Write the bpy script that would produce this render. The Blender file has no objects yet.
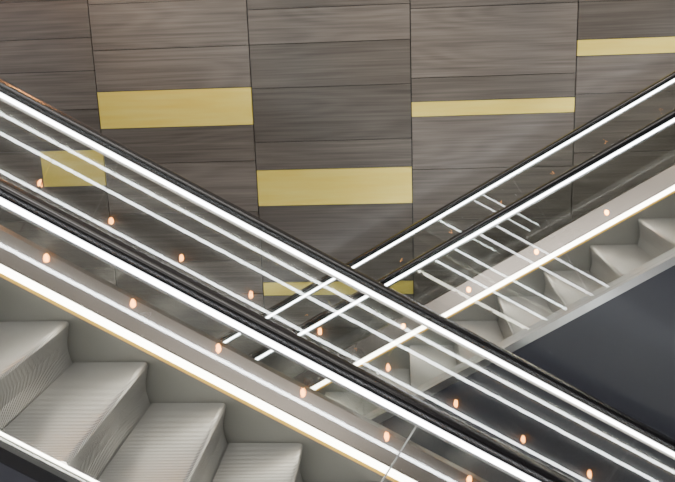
import bpy, math, random
from mathutils import Matrix, Vector
random.seed(4)
T=math.tan(math.radians(30)); ZO=8.0
COL=bpy.context.scene.collection
# ---------------- materials ----------------
def mat(name,base=(.5,.5,.5),rough=.5,metal=0,emit=None,es=0):
    m=bpy.data.materials.new(name);m.use_nodes=True
    b=m.node_tree.nodes["Principled BSDF"]
    b.inputs["Base Color"].default_value=(*base,1);b.inputs["Roughness"].default_value=rough;b.inputs["Metallic"].default_value=metal
    if emit: b.inputs["Emission Color"].default_value=(*emit,1);b.inputs["Emission Strength"].default_value=es
    return m
def N(m,t,**k):
    n=m.node_tree.nodes.new(t)
    for a,b in k.items(): setattr(n,a,b)
    return n
def brushed(name,base,rough,metal=1.0,var=.03,scale=(1,1,1)):
    m=mat(name,base,rough,metal);L=m.node_tree.links;b=m.node_tree.nodes["Principled BSDF"]
    tc=N(m,"ShaderNodeTexCoord");mp=N(m,"ShaderNodeMapping");mp.inputs["Scale"].default_value=scale
    no=N(m,"ShaderNodeTexNoise");no.inputs["Scale"].default_value=2;no.inputs["Detail"].default_value=3
    L.new(tc.outputs["Object"],mp.inputs["Vector"]);L.new(mp.outputs["Vector"],no.inputs["Vector"])
    mr=N(m,"ShaderNodeMapRange");mr.inputs["To Min"].default_value=rough-var;mr.inputs["To Max"].default_value=rough+var
    L.new(no.outputs["Fac"],mr.inputs["Value"]);L.new(mr.outputs["Result"],b.inputs["Roughness"])
    return m
M_rub=mat("handrail_rubber",(.006,.006,.007),.25)
M_led=mat("led_white",(.9,.9,.9),.4,0,(.95,.98,1.0),17)
M_led2=mat("led_skirt",(.9,.9,.9),.4,0,(1,.94,.80),17)
M_line=mat("added_strip_glow",(.9,.9,.9),.4,0,(.93,.97,1.0),42)
M_warm=mat("deck_glint_glow",(1,.6,.3),.4,0,(1,.34,.06),26)
M_warm2=mat("added_dot_glow",(1,.6,.3),.4,0,(1,.33,.05),85)
M_warm3=mat("added_tube_glow",(1,.6,.3),.4,0,(1,.42,.12),80)
M_alu=brushed("aluminium",(.55,.54,.53),.33)
M_deck=brushed("deck_steel",(.28,.245,.22),.28)
M_skirt=brushed("skirt_steel",(.43,.43,.41),.42)
M_step=brushed("step_metal",(.50,.49,.48),.33,.8)
M_brass=mat("brass_trim",(.85,.55,.12),.4,.5,(1,.55,.08),1.0)  # own emission puts a glow into the brass, which is no lamp
M_clad=mat("dark_cladding",(.042,.044,.058),.35)
M_black=mat("black_trim",(.01,.01,.012),.35)
M_dark=mat("dark_plaster",(.11,.10,.09),.7)
M_seal=mat("glass_seal",(.40,.41,.40),.4)
M_glass=bpy.data.materials.new("balustrade_glass");M_glass.use_nodes=True
nt=M_glass.node_tree;nt.nodes.clear()
o=nt.nodes.new("ShaderNodeOutputMaterial");mx=nt.nodes.new("ShaderNodeMixShader");tr=nt.nodes.new("ShaderNodeBsdfTransparent");gl=nt.nodes.new("ShaderNodeBsdfGlossy");fr=nt.nodes.new("ShaderNodeFresnel")
ge=nt.nodes.new("ShaderNodeNewGeometry");mr=nt.nodes.new("ShaderNodeMapRange");IOR=1.8
mr.inputs["To Min"].default_value=IOR;mr.inputs["To Max"].default_value=1/IOR   # same reflectance on both faces of the thin pane
nt.links.new(ge.outputs["Backfacing"],mr.inputs[0]);nt.links.new(mr.outputs[0],fr.inputs["IOR"])
tr.inputs["Color"].default_value=(.965,.98,.97,1);gl.inputs["Roughness"].default_value=0.0
nt.links.new(fr.outputs[0],mx.inputs[0]);nt.links.new(tr.outputs[0],mx.inputs[1]);nt.links.new(gl.outputs[0],mx.inputs[2]);nt.links.new(mx.outputs[0],o.inputs[0])
# wood
M_wood=mat("grey_stained_wood",(.1,.09,.08),.33);L=M_wood.node_tree.links;b=M_wood.node_tree.nodes["Principled BSDF"]
tc=N(M_wood,"ShaderNodeTexCoord");ge=N(M_wood,"ShaderNodeNewGeometry")
mul=N(M_wood,"ShaderNodeMath",operation="MULTIPLY");mul.inputs[1].default_value=37
L.new(ge.outputs["Random Per Island"],mul.inputs[0])
cx=N(M_wood,"ShaderNodeCombineXYZ");L.new(mul.outputs[0],cx.inputs[0]);L.new(mul.outputs[0],cx.inputs[2])
ad=N(M_wood,"ShaderNodeVectorMath",operation="ADD");L.new(tc.outputs["Object"],ad.inputs[0]);L.new(cx.outputs[0],ad.inputs[1])
mp=N(M_wood,"ShaderNodeMapping");mp.inputs["Scale"].default_value=(.6,.5,30);L.new(ad.outputs[0],mp.inputs["Vector"])
no=N(M_wood,"ShaderNodeTexNoise");no.inputs["Scale"].default_value=1.5;no.inputs["Detail"].default_value=8;no.inputs["Roughness"].default_value=.62;no.inputs["Distortion"].default_value=.15
L.new(mp.outputs[0],no.inputs["Vector"])
mp2=N(M_wood,"ShaderNodeMapping");mp2.inputs["Scale"].default_value=(.3,.3,2.2);L.new(ad.outputs[0],mp2.inputs["Vector"])
n2=N(M_wood,"ShaderNodeTexNoise");n2.inputs["Scale"].default_value=1.2;n2.inputs["Detail"].default_value=1
L.new(mp2.outputs[0],n2.inputs["Vector"])
k1=N(M_wood,"ShaderNodeMath",operation="MULTIPLY");k1.inputs[1].default_value=70;L.new(n2.outputs["Fac"],k1.inputs[0])
k2=N(M_wood,"ShaderNodeMath",operation="SINE");L.new(k1.outputs[0],k2.inputs[0])
k3=N(M_wood,"ShaderNodeMapRange");k3.inputs["From Min"].default_value=-1;L.new(k2.outputs[0],k3.inputs[0])
mm=N(M_wood,"ShaderNodeMix");mm.inputs[0].default_value=.09;L.new(no.outputs["Fac"],mm.inputs[2]);L.new(k3.outputs[0],mm.inputs[3])
cr=N(M_wood,"ShaderNodeValToRGB");e=cr.color_ramp.elements;e[0].position=.25;e[0].color=(.074,.065,.058,1);e[1].position=.75;e[1].color=(.185,.165,.148,1)
L.new(mm.outputs[0],cr.inputs[0])
hs=N(M_wood,"ShaderNodeHueSaturation");mr=N(M_wood,"ShaderNodeMapRange");mr.inputs["To Min"].default_value=.68;mr.inputs["To Max"].default_value=1.22
L.new(ge.outputs["Random Per Island"],mr.inputs[0]);L.new(mr.outputs[0],hs.inputs["Value"]);L.new(cr.outputs[0],hs.inputs["Color"]);L.new(hs.outputs[0],b.inputs["Base Color"])
M_gold=mat("gold_leaf_panel",(.78,.58,.2),.32,.3)
L=M_gold.node_tree.links;b=M_gold.node_tree.nodes["Principled BSDF"]
tc=N(M_gold,"ShaderNodeTexCoord");mp=N(M_gold,"ShaderNodeMapping");mp.inputs["Scale"].default_value=(.8,1,10);no=N(M_gold,"ShaderNodeTexNoise");no.inputs["Scale"].default_value=2;no.inputs["Detail"].default_value=4
cr=N(M_gold,"ShaderNodeValToRGB");cr.color_ramp.elements[0].position=.2;cr.color_ramp.elements[0].color=(.95,.72,.13,1);cr.color_ramp.elements[1].position=.8;cr.color_ramp.elements[1].color=(1,.85,.24,1)
L.new(tc.outputs["Object"],mp.inputs[0]);L.new(mp.outputs[0],no.inputs["Vector"]);L.new(no.outputs["Fac"],cr.inputs[0]);L.new(cr.outputs[0],b.inputs["Base Color"])
# ---------------- mesh helpers ----------------
class MB:
    def __init__(s): s.v=[];s.f=[];s.m=[]
    def box(s,x0,x1,y0,y1,z0,z1,mi=0):
        n=len(s.v);s.v+=[(x,y,z) for x in(x0,x1) for y in(y0,y1) for z in(z0,z1)]
        for q in [(0,1,3,2),(4,6,7,5),(0,4,5,1),(2,3,7,6),(0,2,6,4),(1,5,7,3)]:
            s.f.append([n+i for i in q]);s.m.append(mi)
    def prism(s,A,B,mi=0):
        n=len(s.v);k=len(A);s.v+=list(A)+list(B)
        for i in range(k):
            j=(i+1)%k;s.f.append([n+i,n+j,n+k+j,n+k+i]);s.m.append(mi)
        s.f.append([n+i for i in reversed(range(k))]);s.m.append(mi);s.f.append([n+k+i for i in range(k)]);s.m.append(mi)
    def obj(s,name,mats,parent=None,smooth=False):
        me=bpy.data.meshes.new(name);me.from_pydata(s.v,[],s.f)
        for m in mats: me.materials.append(m)
        me.polygons.foreach_set("material_index",s.m)
        import bmesh
        bm=bmesh.new();bm.from_mesh(me);bmesh.ops.recalc_face_normals(bm,faces=bm.faces);bm.to_mesh(me);bm.free()
        if smooth:
            me.polygons.foreach_set("use_smooth",[True]*len(me.polygons))
            try: me.set_sharp_from_angle(angle=math.radians(40))
            except Exception: pass
        ob=bpy.data.objects.new(name,me);COL.objects.link(ob)
        if parent: ob.parent=parent
        return ob
def step_mesh(name,s,w):
    def prof(d):
        top=[(-.398,0-d),(-.02,0-d),(-.006-d*.6,-.004-d),(0-d,-.018-d*.3),(-.010-d,-.06),(-.022-d,-.11),(-.024-d,-.16),(-.014-d,-.21),(-.004-d,-.245)]
        bot=[(-.05,-.245),(-.07,-.06),(-.398,-.04)]
        return top+bot
    mb=MB();sg=-s
    P=prof(0);Q=prof(.008)
    mb.prism([(sg*x,0,z) for x,z in Q],[(sg*x,w,z) for x,z in Q])
    p=.0135;n=int(w/p)
    for i in range(n):
        y=i*p+.002
        mb.prism([(sg*x,y,z) for x,z in P],[(sg*x,y+.0075,z) for x,z in P])
    o=mb.obj(name,[M_step]);me=o.data;bpy.data.objects.remove(o);return me
def escalator(d,z0,s,x0,x1,snose,w,glintx,glintdx,dark_deck):
    em=bpy.data.objects.new("escalator",None);COL.objects.link(em)
    def Z(x,h): return ZO+z0+s*T*x-h
    def ext(name,prof,yc,sg,m,smooth=False):
        mb=MB();mb.prism([(x0,yc+sg*e,Z(x0,h)) for e,h in prof],[(x1,yc+sg*e,Z(x1,h)) for e,h in prof])
        return mb.obj(name,[m],em,smooth)
    rail=[]
    for i in range(28):
        a=2*math.pi*i/28;c,sn=math.cos(a),math.sin(a)
        rail.append((.040*math.copysign(abs(c)**.6,c),.030*math.copysign(abs(sn)**.6,sn)))
    for side,yc,sg in (("near",d,1),("far",d+w,-1)):
        ext("handrail_"+side,rail,yc,sg,M_rub,True)
        ext("rail_profile_"+side,[(-.022,.028),(.022,.028),(.016,.070),(-.016,.070)],yc,sg,M_alu)
        ext("led_strip_inner_"+side,[(.022,.028),(.038,.028),(.036,.048),(.020,.048)],yc,sg,M_led)
        ext("led_strip_outer_"+side,[(-.038,.028),(-.022,.028),(-.020,.048),(-.036,.048)],yc,sg,M_led)
        hb=1.06 if side=="near" else .80
        x=x0-.19;pw=1.75
        mb=MB();ms=MB()
        while x<x1-.01:
            xe=min(x+pw,x1)
            a,b2=x+.003,xe-.003
            dx=s*.433*(hb-.06)
            q=[(a,.06),(b2,.06),(b2+dx,hb),(a+dx,hb)]
            mb.prism([(u,yc-.006,Z(u,h)) for u,h in q],[(u,yc+.006,Z(u,h)) for u,h in q])
            q=[(b2+.001,.06),(b2+.005,.06),(b2+.005+dx,hb),(b2+.001+dx,hb)]
            ms.prism([(u,yc-.005,Z(u,h)) for u,h in q],[(u,yc+.005,Z(u,h)) for u,h in q]);x=xe
        mb.obj("glass_"+side,[M_glass],em)
        if side=="near" and dark_deck: ms.obj("glass_seals_"+side,[M_seal],em)
    yc,sg=d+w,-1
    ext("inner_deck_far",[(-.03,.79),(.02,.79),(.118,.925),(.118,.95),(-.03,.95)],yc,sg,M_deck)
    ext("skirt_light_far",[(.09,.936),(.120,.936),(.128,.980),(.09,.980)],yc,sg,M_led2)
    ext("brass_trim_far",[(.10,.980),(.132,.980),(.132,1.0),(.10,1.0)],yc,sg,M_brass)
    ext("skirt_far",[(.09,1.0),(.124,1.0),(.124,1.75),(.09,1.75)],yc,sg,M_skirt)
    ext("truss_cladding_far",[(-.06,.95),(.09,.95),(.09,2.0),(-.06,2.0)],yc,sg,M_clad)
    yc,sg=d,1
    if dark_deck:
        ys=.048
        ext("deck_near",[(-.045,1.060),(.018,1.060),(.018,1.13),(-.045,1.13)],yc,sg,M_black)
        ext("skirt_light_near",[(.018,1.054),(.026,1.050),(.034,1.056),(.036,1.085),(.018,1.085)],yc,sg,M_led2)
        ext("skirt_near",[(.01,1.085),(.036,1.085),(.036,1.75),(.01,1.75)],yc,sg,M_skirt)
        ext("truss_cladding_near",[(-.045,1.131),(.008,1.131),(.008,3.0),(-.045,3.0)],yc,sg,M_clad)
    else:
        ys=.125
        ext("deck_near",[(-.05,1.060),(.10,1.060),(.118,1.075),(.118,1.13),(-.05,1.13)],yc,sg,M_alu)
        ext("skirt_near",[(.09,1.13),(.116,1.13),(.116,1.75),(.09,1.75)],yc,sg,M_skirt)
        ext("truss_cladding_near",[(-.045,1.131),(.088,1.131),(.088,3.0),(-.045,3.0)],yc,sg,M_clad)
    ext("soffit",[(.09,1.75),(w-.09,1.75),(w-.09,1.95),(.09,1.95)],yc,sg,M_clad)
    if glintx is not None:
        mb=MB()  # glowing domes added on the deck in place of reflected warm dots
        n0=Vector((0,-.83,.56)).normalized();t1=Vector((1,0,0));t2=n0.cross(t1)
        x=glintx
        while x>x0+.5: x-=glintdx
        x+=glintdx
        while x<x1-.3:
            c=Vector((x,d+w-.072,Z(x,.860)))
            rings=[(.020,0),(.018,.007),(.012,.012),(.004,.014)]
            R=[[tuple(c+t1*rr*math.cos(a)+t2*rr*1.3*math.sin(a)+n0*hh) for a in [2*math.pi*i/14 for i in range(14)]] for rr,hh in rings]
            for A,B in zip(R,R[1:]): mb.prism(A,B)
            x+=glintdx
        mb.obj("added_deck_glints",[M_warm],em)
    sm=step_mesh("step",s,w-.125-ys)
    x=snose
    while x>x0+.8: x-=.4
    k=0
    while x<x1-.5:
        ob=bpy.data.objects.new("step_%d"%k,sm);COL.objects.link(ob);ob.parent=em
        ob.location=(x,d+ys,Z(x,1.05));k+=1;x+=.4
    return em
W=1.22
escalator(2.6726,-1.2229,-1,-5,9.6,-1.7227,W,None,1,True)
escalator(5.7537,-1.5870,1,-9.3,6.5,.88,W,.63,.6,False)
# ---------------- wall ----------------
YW=7.7737
wb=MB()
wb.box(-12,12,YW+.03,YW+.2,0,ZO+3.3,2)
x0,wc=-2.9939,1.5701
cols={-1:([.61,.2,-.35,-.9],[( -.45,-.59)]),
0:([.30,-.02,-.40],[(-.81,-1.18)]),
1:([.61,.17],[(-.232,-.602)]),
2:([.50,.17,-.25,-.78],[(-1.061,-1.43),(-2.2426,-2.385)]),
3:([.45,-.2],[(-.4267,-.572)]),
4:([.45,-.4],[(.1064,-.045),(-2.1,-2.45)]),
5:([.6,.1],[(-.7,-1.05)])}
for c in range(-6,10):
    seams,golds=cols.get(c+1,([random.uniform(-.3,.5)],[(random.uniform(-1,0.2),0)]))
    golds=[(a,b if b<a-.05 and b!=0 else a-.36) for a,b in golds]
    xa,xb=x0+c*wc+.005,x0+(c+1)*wc-.005
    if xb>12: continue
    cuts=set([round(v,4) for v in seams]+[v for g in golds for v in g])
    z=max(cuts)
    while z<3.2: z+=random.choice([.36,.42,.52]);cuts.add(z)
    cs=sorted(cuts)
    full=[cs[0]]
    for v in cs[1:]:
        n=max(1,round((v-full[-1])/.62)) if v-full[-1]>.95 else 1
        a=full[-1]
        for i in range(1,n+1): full.append(a+(v-a)*i/n)
    z=full[0];low=[]
    while z>-7.4: z-=random.choice([.36,.42,.52]);low.append(z)
    low=sorted(low);full=[v for v in low]+full
    for a,b in zip(full,full[1:]):
        g=any(abs(gt-b)<.01 and abs(gb-a)<.01 for gt,gb in golds)
        zt=min(b,3.28);
        if a>3.2: continue
        mi=1 if g else 0
        if g and c==-1:
            wb.box(xa,xb-.66,YW,YW+.03,ZO+a+.003,ZO+zt-.003,0);wb.box(xb-.656,xb,YW-.004,YW+.03,ZO+a+.003,ZO+zt-.003,1);continue
        wb.box(xa,xb,YW-(.004 if g else random.uniform(0,.003)),YW+.03,ZO+a+.003,ZO+zt-.003,mi)
wb.obj("wall_back",[M_wood,M_gold,M_black])
YF=-4.45
def slab(name,*a,m=M_dark):
    mb=MB();mb.box(*a);return mb.obj(name,[m])
M_floor=mat("floor_stone",(.12,.12,.125),.25)
slab("floor",-12.2,12.2,YF-.2,YW+.2,-.2,0,m=M_floor)
slab("ceiling",-12.2,12.2,YF-.2,YW+.2,ZO+3.3,ZO+3.5)
slab("wall_left",-12.2,-12,YF-.2,YW+.2,0,ZO+3.3)
slab("wall_right",12,12.2,YF-.2,YW+.2,0,ZO+3.3)
slab("wall_front",-12.2,12.2,YF-.2,YF,0,ZO+3.3)
# unseen sloping strips and warm dots, added opposite so the glass reflects them
def wline(D,th):
    mb=MB();xa,xb=-11,min(6,(ZO-D-.3)/T)
    P=lambda x:[(x,YF+.002,ZO-D-T*x-th/2),(x,YF+.05,ZO-D-T*x-th/2),(x,YF+.05,ZO-D-T*x+th/2),(x,YF+.002,ZO-D-T*x+th/2)]
    xa=max(xa,-(3.2+D)/T)
    mb.prism(P(xa),P(xb));return mb.obj("added_reflection_strip",[M_line])
for D in (3.25,3.72,4.30,4.64,5.30): wline(D,.030)
mb=MB();x=-4.69-1.12*5
while x<5:
    z=ZO-5.15-T*x
    if .3<z<ZO+3:
        A=[(x+.034*math.cos(a),YF+.002,z+.062*math.sin(a)) for a in [2*math.pi*i/16 for i in range(16)]]
        B=[(x+.025*math.cos(a),YF+.05,z+.05*math.sin(a)) for a in [2*math.pi*i/16 for i in range(16)]]
        mb.prism(A,B)
    x+=1.12
mb.obj("added_reflection_dots",[M_warm2])
mb=MB();x=-5.6  # glowing tubes added above the view to streak the treads warm
while x<-1.8:
    for zz,R0 in ((1.25,.04),(1.6,.04)):
        A=[(x+R0*math.cos(a),YW-.12+R0*math.sin(a),ZO+zz-.12) for a in [2*math.pi*i/16 for i in range(16)]]
        B=[(p[0],p[1],ZO+zz+.12) for p in A];mb.prism(A,B)
    mb.box(x-.02,x+.02,YW-.08,YW-.005,ZO+1.2,ZO+1.65,1)
    x+=.95
mb.obj("added_warm_tubes",[M_warm3,M_black])
# ---------------- lights ----------------
def area(name,loc,size,energy,col,rot=(0,0,0)):
    l=bpy.data.lights.new(name,"AREA");l.shape="RECTANGLE";l.size,l.size_y=size;l.energy=energy;l.color=col
    o=bpy.data.objects.new(name,l);COL.objects.link(o);o.location=loc;o.rotation_euler=rot;return o
area("added_overhead_fill",(0,3.3,ZO+3.2),(7,1.5),350,(1,.97,.92))  # unseen area lights, added overhead as fill for steps and wall
area("added_overhead_fill.001",(0,6.2,ZO+3.2),(9,.5),100,(1,.90,.78))
area("added_overhead_fill.002",(0,-1.5,ZO+3.2),(9,1.5),350,(1,.95,.88))
def spot(loc,tgt,e,ang):
    l=bpy.data.lights.new("ceiling_spotlight","SPOT");l.energy=e;l.color=(1,.76,.54);l.spot_size=math.radians(ang);l.spot_blend=1;l.shadow_soft_size=.08
    o=bpy.data.objects.new("ceiling_spotlight",l);COL.objects.link(o);o.location=loc
    o.rotation_euler=(Vector(tgt)-Vector(loc)).to_track_quat('-Z','Y').to_euler()
spot((-3.6,4.6,ZO+3.1),(-2.2,YW,ZO+.5),300,30)
spot((-.8,4.6,ZO+3.1),(.2,YW,ZO-.2),270,30)
spot((1.6,4.6,ZO+3.1),(2.3,YW,ZO-.3),250,30)
wd=bpy.data.worlds.new("world");bpy.context.scene.world=wd;wd.use_nodes=True
wd.node_tree.nodes["Background"].inputs[0].default_value=(.5,.52,.55,1);wd.node_tree.nodes["Background"].inputs[1].default_value=.3
# ---------------- camera ----------------
f,pi,ro,ya=780.5375,.2279,.0353,-.0803
fwd=Vector((math.sin(ya)*math.cos(pi),math.cos(ya)*math.cos(pi),-math.sin(pi)))
r=Vector((math.cos(ya),-math.sin(ya),0));u=r.cross(fwd)
c,sn=math.cos(ro),math.sin(ro)
r2=c*r-sn*u;u2=sn*r+c*u
cd=bpy.data.cameras.new("camera");co=bpy.data.objects.new("camera",cd);COL.objects.link(co)
cd.sensor_width=36;cd.lens=f*36/675
m=Matrix.Identity(4)
for i in range(3): m[i][0]=r2[i];m[i][1]=u2[i];m[i][2]=-fwd[i]
m[2][3]=ZO
co.matrix_world=m
bpy.context.scene.camera=co
